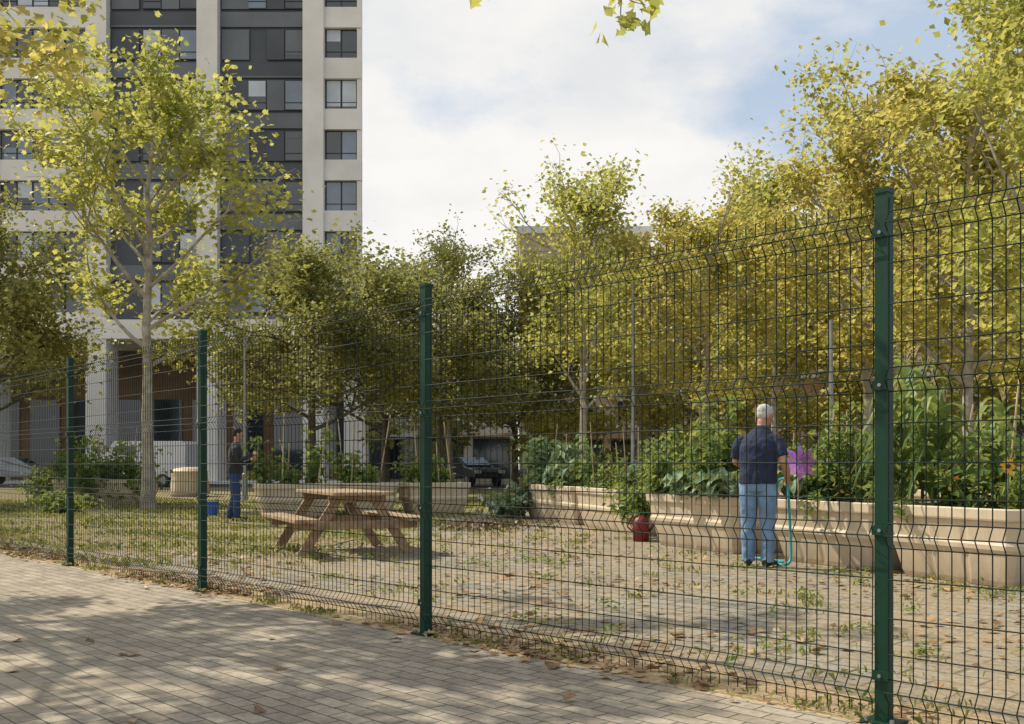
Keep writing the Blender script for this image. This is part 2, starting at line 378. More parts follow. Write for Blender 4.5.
C=np.concatenate([P2,np.full((len(P2),1),.010)],1); V,Fc=leaves(C,.072,rng,'lobed',flat=3,down=0); V[:,2]=np.maximum(V[:,2],.003)
mb=MB(); mb.npadd(V,Fc,0); mb.obj('fallen_leaves',[M_dry])
c=np.array([gp(487,17),17]); Cc=c+rng.normal(0,1,(900,2))*np.array([.45,.6])
C=np.concatenate([Cc,rng.uniform(.01,.08,(900,1))],1); V,Fc=leaves(C,.07,rng,'lobed',flat=.8,down=0); V[:,2]=np.maximum(V[:,2],.003)
mb=MB(); mb.npadd(V,Fc,0); mb.obj('leaf_litter',[leafmat('litter',(.06,.035,.02),(.15,.09,.045),(.28,.19,.10),.05,2)])
# ------------------------------------------------------------ fence
fence=empty('wire_mesh_fence')
SP=3.009
mb=MB(); mb.box((0,0,1.1),(.055,.055,2.2),m=0); mb.box((0,0,2.205),(.062,.062,.02),m=0)
mb.box((0,0,.006),(.15,.13,.012),m=0)
for sx in(-.055,.055): mb.tube([(sx,-.045,.012),(sx,-.045,.028)],.010,6,1)
for z in(.2,.8,1.4,2.03): mb.box((0,-.033,z),(.070,.012,.040),m=0); mb.tube([(0,-.036,z),(0,-.046,z)],.008,6,1)
post=mb.mesh('fence_post',[M_post,M_steel])
for i in range(-2,9):
    q=FP+FT*SP*i; o=inst(post,'fence_post',(q.x,q.y,0),FA+math.pi,(1,1,1),fence)
folds=[.14,.78,1.42,2.06]
def off(z):
    for f in folds:
        if abs(z-f)<.05: return (1-abs(z-f)/.05)*.038
    return 0
zs=sorted(set([.04,2.17]+[round(f+e,3) for f in folds for e in(-.05,0,.05)]))
hz=[]
for f in folds: hz+=[f-.05,f,f+.05]
hz+=[.29,.44,.60,.93,1.08,1.24,1.57,1.73,1.90]
pan=[]
for vi in range(3):
    rr=random.Random(vi+50); mb=MB(); L=SP-.07; nw=int(L/.05); ph=[rr.uniform(0,6) for _ in range(3)]
    W=lambda x,z: .006*math.sin(x*1.3+ph[0]+z)+.003*math.sin(x*4+ph[1]+z*2)
    for k in range(nw+1):
        x=k*L/nw; j=rr.gauss(0,.0012)
        mb.tube([(x+j,off(z)+W(x,z),z) for z in zs],.0027,4,0,False)
    for z in hz:
        mb.tube([(x,off(z)+.0045+W(x,z),z+rr.gauss(0,.0012)) for x in [L*q/8 for q in range(9)]],.0029,4,0,False)
    pan.append(mb.mesh('mesh_panel',[M_fence]))
for i in range(-2,8):
    a=FP+FT*(SP*i+.035)-FN*.03
    inst(pan[i%3],'mesh_panel',(a.x,a.y,0),FA,(1,1,1),fence)
# ------------------------------------------------------------ tower
tw=empty('apartment_tower')
TY=58.0
mb=MB()
def X(x): return gp(x,TY)
def win(mb,x0,x1,z0,z1,rr):
    y=TY
    mb.box(((x0+x1)/2,y-.02,(z0+z1)/2),(x1-x0,.10,z1-z0),m=5)
    nP=max(1,round((x1-x0)/1.05)); w=(x1-x0)/nP
    for i in range(nP):
        a=x0+i*w+.05; b=x0+(i+1)*w-.05; g=4 if rr.random()<.62 else 6
        mb.box(((a+b)/2,y-.06,(z0+z1)/2),(b-a,.06,z1-z0-.10),m=g)
        s=rr.random()
        if s<.4:
            hh=(z1-z0-.1)*rr.choice([.25,.4,.55,.9]); mb.box(((a+b)/2,y-.085,z1-.05-hh/2),(b-a-.02,.05,hh),m=3 if rr.random()<.55 else 2)
        if rr.random()<.8: mb.box(((a+b)/2,y-.09,z0+.05+(z1-z0)*.22),(b-a,.06,.045),m=5)
rr=random.Random(5)
ztop=46; P0=2.95
xl,xr=X(-250),X(362); xb=gp(352,76)
mb.add([(xl,TY+.05,9.4),(xr,TY+.05,9.4),(xb,76,9.4),(xl,76,9.4),(xl,TY+.05,ztop),(xr,TY+.05,ztop),(xb,76,ztop),(xl,76,ztop)],[(0,3,2,1),(4,5,6,7),(0,1,5,4),(1,2,6,5),(2,3,7,6),(3,0,4,7)],1)
colx=[-230,-120,-10,100,210,315]
for cx in colx: mb.box((X(cx),TY-.15,ztop/2),(1.2,.9,ztop),m=0)
for k in range(-1,12):
    wt=14.62+P0*k; wb=wt-1.75
    if wb<9.6: continue
    x0=X(315)+.6; x1=X(362)
    mb.box(((x0+x1)/2,TY-.1,wb-.6),(x1-x0,.5,1.19),m=0)
    mb.box((x1-.13,TY-.08,(wb+wt)/2),(.25,.4,1.75),m=0)
    win(mb,x0+.05,x1-.27,wb,wt,rr)
    for bi,(c0,c1) in enumerate(((210,315),(100,210))):
        a=X(c0)+.6; b=X(c1)-.6; 
        mb.box(((a+b)/2,TY-.03,wb-1.0),(b-a,.12,.10),m=2)
        mb.box(((a+b)/2,TY-.02,wb-.55),(b-a,.07,.78),m=2 if (k+bi)%2 else 1)
        win(mb,b-1.15,b-.05,wb,wt,rr)
        if bi==1 or k%2: win(mb,b-3.3,b-2.2,wb,wt,rr)
        mb.box((b-1.68,TY-.04,(wb+wt)/2),(1.0,.09,1.75),m=2 if rr.random()<.5 else 1)
        if bi==0 or rr.random()<.3: mb.box((a+.9,TY-.035,(wb+wt)/2),(1.6,.08,1.75),m=2 if rr.random()<.4 else 1)
    for c0,c1 in ((-10,100),(-120,-10),(-230,-120)):
        a=X(c0)+.6; b=X(c1)-.6
        mb.box(((a+b)/2,TY-.1,wb-.6),(b-a,.5,1.19),m=0)
        win(mb,a+.1,b-1.4,wb,wt,rr); mb.box((b-.68,TY-.04,(wb+wt)/2),(1.3,.09,1.75),m=2)
mb.box(((xl+xr)/2,TY-.2,8.9),(xr-xl,1.0,1.1),m=0)
mb.box(((xl+xr)/2,TY+6,4.2),(xr-xl,.3,8.4),m=7)
for i in range(14):
    mb.box((xl+1.5+i*2.6,TY+5.8,3),(1.9,.1,4.5),m=4); 
for cx in colx+[355]: mb.box((X(cx),TY+.5,4.2),(1.25,1.25,8.4),m=0)
mb.box(((xl+xr)/2,TY+2,.07),(xr-xl,7,.14),m=0)
mb.obj('facade',[M_conc,M_grey,M_grey2,M_shut,M_glass,M_frame,M_glass2,mat('brown_lobby',(.26,.15,.075),(.12,.07,.04),.5,.7)],parent=tw)
# ------------------------------------------------------------ other buildings
def block(name,x0,x1,Yb,h,depth,wall,fl=3.1,gw=1.3,seed=1):
    e=empty(name); mb=MB(); rr=random.Random(seed); a=gp(x0,Yb); b=gp(x1,Yb)
    mb.box(((a+b)/2,Yb+depth/2,h/2),(b-a,depth,h),m=0); mb.box(((a+b)/2,Yb+depth/2,h+.25),(b-a+.5,depth+.5,.5),m=1)
    n=int((b-a)/3.0); w=(b-a)/n
    for k in range(int((h-3.8)/fl)):
        z=4.2+fl*k
        mb.box(((a+b)/2,Yb-.06,z-.35),(b-a,.14,.18),m=1)
        for i in range(n):
            cx=a+(i+.5)*w
            mb.box((cx,Yb-.01,z+1.1),(gw+.2,.1,1.9),m=2); mb.box((cx,Yb-.04,z+1.1),(gw,.1,1.7),m=3)
            if rr.random()<.5: mb.box((cx,Yb-.07,z+1.95-rr.uniform(.3,.7)/2),(gw,.08,.6),m=1)
            if i%2: 
                mb.box((cx,Yb-.5,z-.05),(w*.8,1.0,.14),m=1)
                for q in range(9): mb.box((cx-w*.38+q*w*.095,Yb-.97,z+.5),(.03,.03,.95),m=2)
                mb.box((cx,Yb-.97,z+1.0),(w*.8,.05,.05),m=2)
    for i in range(n):
        cx=a+(i+.5)*w; mb.box((cx,Yb-.02,1.5),(w*.8,.12,2.7),m=3); mb.box((cx,Yb-.4,3.1),(w*.84,.9,.25),m=4 if i%3 else 1)
    mb.obj('body',[wall,M_conc,M_frame,M_glass,mat('shop_sign',(.6,.5,.35),(.4,.15,.08),.3,.6)],parent=e)
W1=mat('beige_render',(.60,.50,.35),(.50,.41,.28),.3,.9); W2=mat('ochre_brick',(.40,.25,.14),(.28,.17,.10),.5,.9); W3=mat('cream_render',(.62,.56,.45),(.5,.45,.36),.3,.9)
block('beige_apartment_block',520,650,72,17.8,12,W1,seed=2)
block('brick_apartment_block',655,860,66,13,12,W2,seed=3)
block('cream_apartment_block',890,1300,56,14,12,W1,seed=4)
block('low_shop_building',375,515,68,7.2,10,W3,seed=5)
block('cream_apartment_block',-700,60,100,18,12,W3,seed=6)
# ------------------------------------------------------------ vehicles
def car(name,loc,rz,paint,van=False):
    e=empty(name,loc,rz); mb=MB()
    if van: prof=[(-2.5,.45),(-2.5,2.1),(-2.3,2.25),(1.2,2.25),(1.75,1.35),(2.4,1.1),(2.55,.9),(2.55,.45)]; W=1.95
    else: prof=[(-2.1,.45),(-2.15,.95),(-1.9,1.02),(-1.45,1.4),(-.9,1.48),(.1,1.47),(.95,1.0),(1.9,.85),(2.1,.7),(2.12,.45)]; W=1.75
    n=len(prof); vs=[]
    for sy in(-1,1):
        for (x,z) in prof:
            t=(.84 if (z>1.1 and not van) else (.93 if z>1.4 else 1)); vs.append((x,sy*W/2*t,z))
    fs=[tuple(range(n)),tuple(range(2*n-1,n-1,-1))]+[(i,(i+1)%n,n+(i+1)%n,n+i)[::-1] for i in range(n)]
    mb.add(vs,fs,0); mb.obj('body',[paint],parent=e,bevel=.05)
    g=MB()
    if van:
        g.beam((1.24,0,2.18),(1.72,0,1.42),1.5,.04,0)
        for sy in(-1,1): g.box((.55,sy*.93,1.72),(1.1,.06,.6),m=0)
    else:
        g.beam((.14,0,1.44),(.90,0,1.05),1.35,.05,0); g.beam((-1.02,0,1.46),(-1.5,0,1.36),1.3,.04,0); g.beam((-1.5,0,1.36),(-1.85,0,1.06),1.3,.05,0)
        for sy in(-1,1):
            g.add([(-1.35,sy*.80,1.08),(.62,sy*.80,1.08),(.05,sy*.745,1.40),(-1.0,sy*.745,1.40),(-1.35,sy*.6,1.08),(.62,sy*.6,1.08),(.05,sy*.6,1.40),(-1.0,sy*.6,1.40)],[(0,1,2,3),(4,7,6,5),(0,4,5,1),(2,6,7,3),(1,5,6,2),(0,3,7,4)])
    xf=2.53 if van else 2.08
    for sy in(-1,1): g.box((xf,sy*.66,.74 if not van else .95),(.1,.32,.16),m=1); g.box((-xf+.03,sy*.7,.85),(.1,.22,.2),m=2)
    g.box((xf,0,.55),(.1,1.1,.16),m=3)
    g.obj('glass_and_lights',[M_glass,M_shut,mat('red_lamp',(.4,.02,.02)),M_frame],parent=e)
    for x in(-1.35,1.35):
        for sy in(-1,1):
            w=MB(); w.tube([(x,sy*(W/2-.20),.32),(x,sy*(W/2+.01),.32)],.32,20,0); w.tube([(x,sy*(W/2+.005),.32),(x,sy*(W/2+.02),.32)],.2,14,1); w.obj('wheel',[M_frame,M_steel],parent=e)
Mwh=mat('white_paint',(.7,.7,.7),(.62,.62,.62),1,.3)
car('white_van',(gp(145,50),50,0),R(175),Mwh,True)
car('parked_car',(gp(470,50),50,0),R(-60),mat('dark_car_paint',(.03,.035,.04),None,1,.2))
car('parked_car',(gp(560,51),51,0),R(180),mat('silver_car_paint',(.35,.36,.38),None,1,.25,metal=.5))
car('parked_car',(gp(18,54),54,0),R(4),mat('pale_car_paint',(.40,.41,.42),None,1,.3))
car('parked_car',(gp(845,51),51,0),R(0),mat('red_car_paint',(.25,.03,.02),None,1,.25))
# ------------------------------------------------------------ picnic table
ax=Vector((-.43,.90,0)).normalized(); tz=math.atan2(ax.y,ax.x)
mb=MB()
for i in range(5): mb.box((0,-.30+i*.15,.735),(1.85,.138,.04))
for sy in(-1,1):
    for j in(0,1): mb.box((0,sy*(.60+j*.145),.43),(1.85,.135,.045))
for sx in(-.62,.62):
    mb.box((sx,0,.67),(.045,.70,.085)); mb.box((sx,0,.36),(.045,1.50,.10))
    for sy in(-1,1): mb.beam((sx+.047,sy*.20,.71),(sx+.047,sy*.66,0.0),.045,.115,up=Vector((0,sy,.2)))
    mb.beam((sx*.9,0,.38),(sx*.25,0,.69),.08,.04)
mb.box((0,0,.69),(1.1,.05,.045))
mb.obj('picnic_table',[M_wood],loc=(-2.10,12.35,0),rz=tz,bevel=.006)
# ------------------------------------------------------------ planters
def planter(name,a,b,width=1.15,hgt=.69):
    a=Vector((a[0],a[1],0)); b=Vector((b[0],b[1],0)); L=(b-a).length; rz=math.atan2(b.y-a.y,b.x-a.x)
    per=[]; hx,hy=L/2,width/2; cr=.07
    def side(p,q):
        n=max(1,round((Vector(q)-Vector(p)).length/.42)); o=[]
        for i in range(n+1):
            t=i/n; c=Vector(p).lerp(Vector(q),t)
            dv=(Vector(q)-Vector(p)).normalized()
            if 0<i<n: o+=[(c-dv*.05,0),(c-dv*.015,1),(c+dv*.015,1),(c+dv*.05,0)]
            else: o.append((c,0))
        return o
    per+=side((-hx+cr,-hy),(hx-cr,-hy))+side((hx,-hy+cr),(hx,hy-cr))+side((hx-cr,hy),(-hx+cr,hy))+side((-hx,hy-cr),(-hx,-hy+cr))
    prof=[(.15,.0,0),(.13,.05,1),(.075,.28,1),(.045,.33,.3),(.04,.37,.3),(.055,.40,1),(.03,.575,1),(.005,.585,0),(0,.60,0),(0,.68,0),(.012,.69,0),(.05,.69,0),(.06,.60,0)]
    s=hgt/.69; vs=[]; n=len(per)
    for (ins,z,g) in prof:
        for (c,gr) in per:
            i2=ins+gr*g*.010; vs.append((c.x*(hx-i2)/hx,c.y*(hy-i2)/hy,z*s))
    fs=[(k*n+i,k*n+(i+1)%n,(k+1)*n+(i+1)%n,(k+1)*n+i) for k in range(len(prof)-1) for i in range(n)]
    mb=MB(); mb.add(vs,fs,0); mb.add([(-hx+.06,-hy+.06,.605*s),(hx-.06,-hy+.06,.605*s),(hx-.06,hy-.06,.605*s),(-hx+.06,hy-.06,.605*s)],[(0,1,2,3)],1)
    nrm=Vector((-(b-a).y,(b-a).x,0)).normalized()
    if nrm.x+nrm.y*.2<0: nrm=-nrm
    c=(a+b)/2+nrm*width/2
    if (nrm.x*-(b-a).y+nrm.y*(b-a).x)<0: rz+=math.pi
    mb.obj(name,[M_planter,M_soil],loc=(c.x,c.y,0),rz=rz)
    return c,(b-a).normalized(),nrm,L
PL=[]
for a,b in [((.17,20.4),(1.05,17.6)),((1.08,17.5),(1.78,14.9)),((1.78,13.5),(2.62,11.75)),((2.86,11.3),(3.58,9.85)),((3.61,9.80),(4.24,8.42))]:
    PL.append(planter('garden_planter',a,b))
LP=[]
for a,b in [((gp(252,21),21),(gp(330,21.6),21.6)),((gp(338,22.0),22.0),(gp(392,22.3),22.3)),((gp(396,22.3),22.3),(gp(455,22.8),22.8)),((gp(62,27),27),(gp(160,27.5),27.5)),((gp(770,20),20),(gp(850,18),18)),((gp(880,16),16),(gp(1000,14),14))]:
    LP.append(planter('garden_planter',a,b,1.2,.69))
# ------------------------------------------------------------ plants
def bush(name,x,y,h,r,n,ls,m,seed,z0=.6,asp=.6,stems=6,shape='rh',drop=0,flower=None):
    rng=np.random.default_rng(seed); mb=MB(); Cs=[]; rnd=random.Random(seed)
    for i in range(stems):
        az=rnd.random()*6.28; hh=h*rnd.uniform(.45,1.1); rr=r*rnd.uniform(.2,1.1)
        pts=[Vector((math.cos(az)*rr*t**1.3+rnd.gauss(0,.03),math.sin(az)*rr*t**1.3+rnd.gauss(0,.03),hh*t-drop*t*t*rr)) for t in(0,.25,.5,.75,1)]
        mb.tube(pts,[.012,.010,.008,.006,.003],4,0,False)
        c=int(n/stems*rnd.uniform(.5,1.5)); P=np.array([tuple(p) for p in pts]); s=rng.uniform(.6,4,c); k=np.minimum(s.astype(int),3); f=(s-k)[:,None]
        Cs.append(P[k]*(1-f)+P[k+1]*f+rng.normal(size=(c,3))*np.array([r*.18,r*.18,.05]))
    C=np.concatenate(Cs); V,Fc=leaves(C,ls,rng,shape,asp=asp,down=.5); mb.npadd(V,Fc,1); ms=[M_stem,m]
    if flower:
        k=rng.choice(len(C),min(len(C),flower[1]),replace=False); V,Fc=leaves(C[k]+rng.normal(size=(len(k),3))*.03,flower[2],rng,'rh',asp=1); mb.npadd(V,Fc,2); ms.append(flower[0])
    return mb.obj(name,ms,loc=(x,y,z0))
def rosette(name,x,y,r,n,m,seed,z0=.6,lift=.5):
    rnd=random.Random(seed); mb=MB()
    for i in range(n):
        az=i*2.4+rnd.gauss(0,.2); L=r*rnd.uniform(.65,1.1); el=lift*rnd.uniform(.3,1.4); hb=i*.012
        d=Vector((math.cos(az),math.sin(az),0)); sd=Vector((-d.y,d.x,0)); K=9; vs=[]; ph=rnd.random()*6
        for k in range(K+1):
            t=k/K; c=d*L*(t*.95)+Vector((0,0,hb+L*(el*t*1.6-el*1.2*t*t*t-.15*t*t)))
            w=L*.28*(math.sin(math.pi*min(1,.08+.92*t)))**.7*(0.25 if t<.25 else 1)*(1+.16*math.sin(k*2.7+ph))
            rf=rnd.gauss(0,.035)*r/.4
            vs+=[tuple(c+sd*w+Vector((0,0,w*.35+rf))),tuple(c),tuple(c-sd*w+Vector((0,0,w*.35-rf)))]
        fs=[]
        for k in range(K): fs+=[(3*k,3*k+1,3*k+4,3*k+3),(3*k+1,3*k+2,3*k+5,3*k+4)]
        mb.add(vs,fs,0)
    return mb.obj(name,[m],smooth=False,loc=(x,y,z0))
def corn(name,x,y,h,seed,z0=.6):
    rnd=random.Random(seed); mb=MB(); mb.tube([(0,0,0),(.02,.01,h*.5),(.03,0,h)],[.018,.014,.006],6,0)
    for i in range(14):
        z=h*(.10+.86*i/14); az=i*math.pi+rnd.gauss(0,.6)+.3; L=rnd.uniform(.55,.9)*(1-.3*i/12); d=Vector((math.cos(az),math.sin(az),0)); sd=Vector((-d.y,d.x,0)); vs=[];K=7
        for k in range(K+1):
            t=k/K; c=Vector((.02,0,z))+d*L*t*.7+Vector((0,0,L*(1.4*t-1.6*t*t))); w=.045*(1-t**2)+.002
            vs+=[tuple(c+sd*w+Vector((0,0,.014))),tuple(c),tuple(c-sd*w+Vector((0,0,.014)))]
        fs=[]
        for k in range(K): fs+=[(3*k,3*k+1,3*k+4,3*k+3),(3*k+1,3*k+2,3*k+5,3*k+4)]
        mb.add(vs,fs,1)
    for i in range(5): mb.tube([(.03,0,h-.02),(.03+rnd.gauss(0,.04),rnd.gauss(0,.04),h+.14)],[.003,.002],3,2)
    return mb.obj(name,[M_stem,M_veg,M_cane],loc=(x,y,z0))
rnd=random.Random(77)
def at(pl,u,v):
    c,d,n,L=pl; p=c+d*u*L+n*((v-.5)*1.0); return p.x,p.y
sd=100
Mred=mat('ripe_tomato',(.55,.06,.02),(.45,.12,.02),9,.4); Mpk=mat('orange_petal',(.75,.25,.03),(.7,.15,.05),9,.5)
for i,pl in enumerate(PL):
    c,d,n,L=pl; k=int(L*3.8)
    for j in range(k):
        u=-.44+.88*(j+rnd.random()*.6)/k; v=rnd.uniform(.05,.9); x,y=at(pl,u,v); sd+=1; q=rnd.random()
        if i==2 and u>0: rosette('cabbage_plant',x,y,.33,16,M_brass,sd)
        elif (i==0 and q<.6) or q<.15: rosette('cabbage_plant',x,y,rnd.uniform(.28,.40),20,M_brass,sd,lift=1.0)
        elif q<.34: bush('herb_plant',x,y,rnd.uniform(.2,.4),.25,320,.05,M_veg,sd,asp=.4,stems=12)
        else: bush('tomato_plant',x,y,rnd.uniform(.5,1.15 if i!=1 else .85),rnd.uniform(.22,.36),int(rnd.uniform(170,340)),rnd.uniform(.07,.13),M_veg,sd,asp=rnd.uniform(.3,.75),flower=(Mred if q<.7 else Mpk,5,.05))
    for j in range(int(L*2)):
        u=rnd.uniform(-.45,.45); v=rnd.uniform(.2,.9); x,y=at(pl,u,v); mb=MB(); hh=rnd.uniform(.8,1.4); mb.tube([(0,0,0),(rnd.gauss(0,.06),rnd.gauss(0,.06),hh)],.008,5,0); mb.obj('garden_cane',[M_cane],loc=(x,y,.58))
    for j in range(int(L*1.6)):
        u=rnd.uniform(-.45,.45); x,y=at(pl,u,.0); sd+=1
        if rnd.random()<.6: bush('trailing_plant',x,y,.22,.24,110,.08,M_veg,sd,z0=.62,asp=.6,drop=.9,stems=7)
for k,(u,v) in enumerate([(.30,-.02),(.45,0.0),(.12,.05),(-.05,.0)]):
    x,y=at(PL[2],u,v); rosette('cabbage_plant',x,y,.38,22,M_brass,300+k,z0=.64,lift=.4)
for k,(px_,Yc,hh) in enumerate([(902,9.9,1.50),(922,10.0,1.42),(942,9.8,1.1),(911,10.4,1.6),(1000,9.6,1.1),(932,9.7,1.25),(893,9.9,1.2)]): corn('corn_plant',gp(px_,Yc),Yc,hh,400+k)
for k,(px_,Yc,hh,rr_,n_) in enumerate([(722,12.9,1.30,.36,700),(692,13.8,1.1,.38,650),(662,14.3,.9,.35,500),(705,12.6,.8,.3,400),(738,12.6,1.1,.25,300),(875,11.3,.9,.3,350),(845,11.3,.55,.35,350),(820,11.4,.4,.3,300),(960,9.6,.7,.3,350),(1003,9.3,.9,.3,400),(1035,9.3,1.0,.4,450)]):
    bush('climbing_bean_plant',gp(px_,Yc),Yc,hh,rr_,n_,.11,M_veg,500+k,stems=9,asp=.7)
bush('white_flowering_plant',.02,20.3,.55,.6,420,.16,M_brass,601,z0=.0,asp=.7,stems=10,flower=(M_petal,150,.11))
rosette('cabbage_plant',.15,20.0,.45,14,M_brass,610,z0=.3,lift=.9)
bush('artichoke_plant',.62,19.8,.95,.5,420,.26,M_brass,611,z0=.6,asp=.35,stems=12)
bush('artichoke_plant',1.0,18.8,.85,.5,420,.26,M_brass,612,z0=.6,asp=.35,stems=12)
bush('trailing_plant',1.80,14.25,.55,.34,450,.11,M_veg,602,z0=.25,asp=.6,drop=.4)
bush('trailing_plant',1.72,14.7,.6,.3,260,.11,M_veg,603,z0=.2,asp=.6,drop=.4)
for i,pl in enumerate(LP):
    c,d,n,L=pl; k=int(L*2.2)
    for j in range(k):
        u=-.42+.84*(j+rnd.random()*.5)/k; x,y=at(pl,u,rnd.uniform(.1,.8)); sd+=1
        bush('tomato_plant',x,y,rnd.uniform(.5,1.2) if i<1 or i>2 else rnd.uniform(.2,.8),rnd.uniform(.35,.55),260,.15,M_veg,sd,asp=.6)
    for j in range(int(L*3.5)):
        x,y=at(pl,rnd.uniform(-.45,.45),rnd.uniform(.2,.8)); mb=MB(); mb.tube([(0,0,0),(rnd.gauss(0,.18),rnd.gauss(0,.1),rnd.uniform(.9,1.6))],.014,5,0); mb.obj('garden_cane',[M_cane],loc=(x,y,.58))
for k,(px_,Yc,hh,rr_) in enumerate([(90,26,1.9,1.1),(130,26.5,1.6,1.0),(45,27,1.1,.9),(60,22,.45,.7)]):
    bush('garden_shrub',gp(px_,Yc),Yc,hh,rr_,700,.16,M_veg,700+k,z0=0,stems=14)
rng=np.random.default_rng(44); Cs=[]
for i in range(80):
    Yd=rng.uniform(38,44); x=rng.uniform(520,1250); c=np.array([gp(x,Yd),Yd,rng.uniform(.4,1.4)]); d=unit(rng.normal(size=(110,3))); Cs.append(c+d*rng.uniform(.5,.9)*rng.uniform(.6,1.1,(110,1)))
C=np.concatenate(Cs); C[:,2]=np.abs(C[:,2]); V,Fc=leaves(C,.28,rng,asp=.8); mb=MB(); mb.npadd(V,Fc,0); mb.obj('street_hedge',[M_olive])
def pinwheel(name,x,y,z,r,m,z0=.6):
    e=empty(name,(x,y,0)); mb=MB(); mb.tube([(0,.03,z0),(0,.03,z)],.006,6,0); mb.tube([(0,.03,z),(0,-.04,z)],.02,8,0); mb.obj('stick',[M_cane],parent=e)
    mb=MB()
    for i in range(8):
        a=i*math.pi/4; d=Vector((math.cos(a),0,math.sin(a))); s=Vector((-math.sin(a),0,math.cos(a)))
        p=[Vector((0,0,z)),Vector((0,-.01,z))+d*r*.55-s*r*.22,Vector((0,-.02,z))+d*r,Vector((0,-.07,z))+d*r*.62+s*r*.20,Vector((0,-.045,z))+s*.02]
        mb.add([tuple(q) for q in p],[(0,1,2,3,4)],0)
    mb.obj('vanes',[m],parent=e)
pinwheel('purple_pinwheel',gp(799,10.6),10.6,zz(462,10.6),.20,mat('purple_plastic',(.60,.28,.68),(.42,.16,.54),6,.4))
def sunflower(x,y,z,S=.8):
    e=empty('sunflower',(x,y,0)); mb=MB(); mb.tube([(0,.04,.6),(.02,.03,z-.1),(0,0,z)],.008,5,0); mb.ell((0,-.005,z),(.026*S,.018,.026*S),2)
    for i in range(18):
        a=i*2*math.pi/18; d=Vector((math.cos(a),-.25,math.sin(a)+.1*math.sin(i*3))); s=Vector((-math.sin(a),0,math.cos(a))); c=Vector((0,-.005,z)); L=S*(.085+.02*math.sin(i*5))
        mb.add([tuple(c+d*.02),tuple(c+d*L*.6+s*.012),tuple(c+d*L-Vector((0,-.02,0))),tuple(c+d*L*.6-s*.012)],[(0,1,2,3)],1)
    mb.obj('flower',[M_stem,mat('petal',(.80,.50,.04),(.7,.36,.02),20,.5),M_soil],parent=e)
sunflower(gp(1008,8.6),8.6,zz(466,8.6))
mb=MB(); mb.tube([(0,0,0),(0,0,.26),(0,0,.32),(0,0,.36)],[.11,.12,.09,.04],14,0); mb.tube([(.09,0,.1),(.2,0,.26),(.24,0,.34)],[.02,.015,.012],8,0)
mb.tube([(-.10,0,.12),(-.19,0,.2),(-.16,0,.32),(-.06,0,.34)],.012,6,0); mb.obj('red_watering_can',[mat('red_plastic',(.22,.02,.025),(.14,.012,.015),5,.5)],smooth=True,loc=(gp(641,14.0),14.0,0))
mb=MB(); mb.tube([(0,0,0),(0,0,.1),(0,0,.8),(0,0,.86),(0,0,.95),(0,0,1.0)],[.62,.66,.58,.62,.5,.2],18,0); 
for z in(.25,.5,.72): mb.tube([(0,0,z),(0,0,z+.03)],.665-.06*z/.8*1.2,18,0)
mb.obj('compost_bin',[M_planter],loc=(gp(190,34),34,0))
def lamp(x,Y,ytop,arm=True):
    e=empty('street_lamp',(gp(x,Y),Y,0)); h=zz(ytop,Y); mb=MB(); mb.tube([(0,0,0),(0,0,.8),(0,0,.82),(0,0,h)],[.09,.085,.06,.04],10,0)
    if arm: mb.tube([(0,0,h-.1),(.3,0,h+.05),(.9,0,h+.1)],[.035,.03,.03],8,0); mb.box((1.05,0,h+.09),(.5,.2,.09),m=0)
    mb.obj('pole',[M_steel],parent=e)
lamp(633,27,280,False); lamp(831,22,320,False); lamp(245,30,330,False); lamp(800,40,300)
# ------------------------------------------------------------ people
def skinmats(shirt,shirt2,tr,tr2,hair,hair2,shoe):
    return [mat('skin',(.48,.27,.18),(.40,.21,.14),12,.55),mat('shirt_cloth',shirt,shirt2,9,.9,.3,60),mat('trouser_cloth',tr,tr2,7,.9,.3,70),mat('hair',hair,hair2,30,.8,.6,120),mat('shoe',shoe,None,9,.6)]
def person(name,loc,rz,build,mats,scale=1):
    mb=MB(); build(mb)
    src=mb.mesh('src',mats); o=bpy.data.objects.new('tmp',src); scene.collection.objects.link(o)
    bvh=BVHTree.FromPolygons([tuple(v) for v in mb.v],mb.f)
    md=o.modifiers.new('r','REMESH'); md.mode='VOXEL'; md.voxel_size=.0065
    sm=o.modifiers.new('s','SMOOTH'); sm.factor=.5; sm.iterations=3
    dg=bpy.context.evaluated_depsgraph_get(); me=bpy.data.meshes.new_from_object(o.evaluated_get(dg))
    bpy.data.objects.remove(o)
    me.materials.clear(); [me.materials.append(m) for m in mats]
    mi=[]
    for p in me.polygons:
        r=bvh.find_nearest(p.center); mi.append(mb.m[r[2]] if r[2] is not None else 0)
    me.polygons.foreach_set('material_index',np.array(mi,dtype=np.int32)); me.polygons.foreach_set('use_smooth',np.ones(len(mi),dtype=bool))
    e=empty(name,loc,rz); e.scale=(scale,)*3
    b=bpy.data.objects.new('body',me); scene.collection.objects.link(b); b.parent=e
    tx=bpy.data.textures.new('folds','CLOUDS'); tx.noise_scale=.09
    dm=b.modifiers.new('d','DISPLACE'); dm.texture=tx; dm.strength=.022; dm.mid_level=.5
    vg=b.vertex_groups.new(name='cloth'); ids=set()
    for p in me.polygons:
        if mi[p.index] in(1,2): ids.update(p.vertices)
    vg.add(list(ids),1,'REPLACE'); dm.vertex_group='cloth'
    return e
def torso(mb,lv,m,n=20):
    vs=[];k=len(lv)
    for (z,cx,cy,rx,ry) in lv:
        for j in range(n):
            t=2*math.pi*j/n; c,s=math.cos(t),math.sin(t); vs.append((cx+rx*abs(c)**.85*(1 if c>0 else -1),cy+ry*abs(s)**.85*(1 if s>0 else -1),z))
    fs=[(i*n+j,i*n+(j+1)%n,(i+1)*n+(j+1)%n,(i+1)*n+j) for i in range(k-1) for j in range(n)]+[tuple(range(n))[::-1],tuple((k-1)*n+j for j in range(n))]
    mb.add(vs,fs,m)
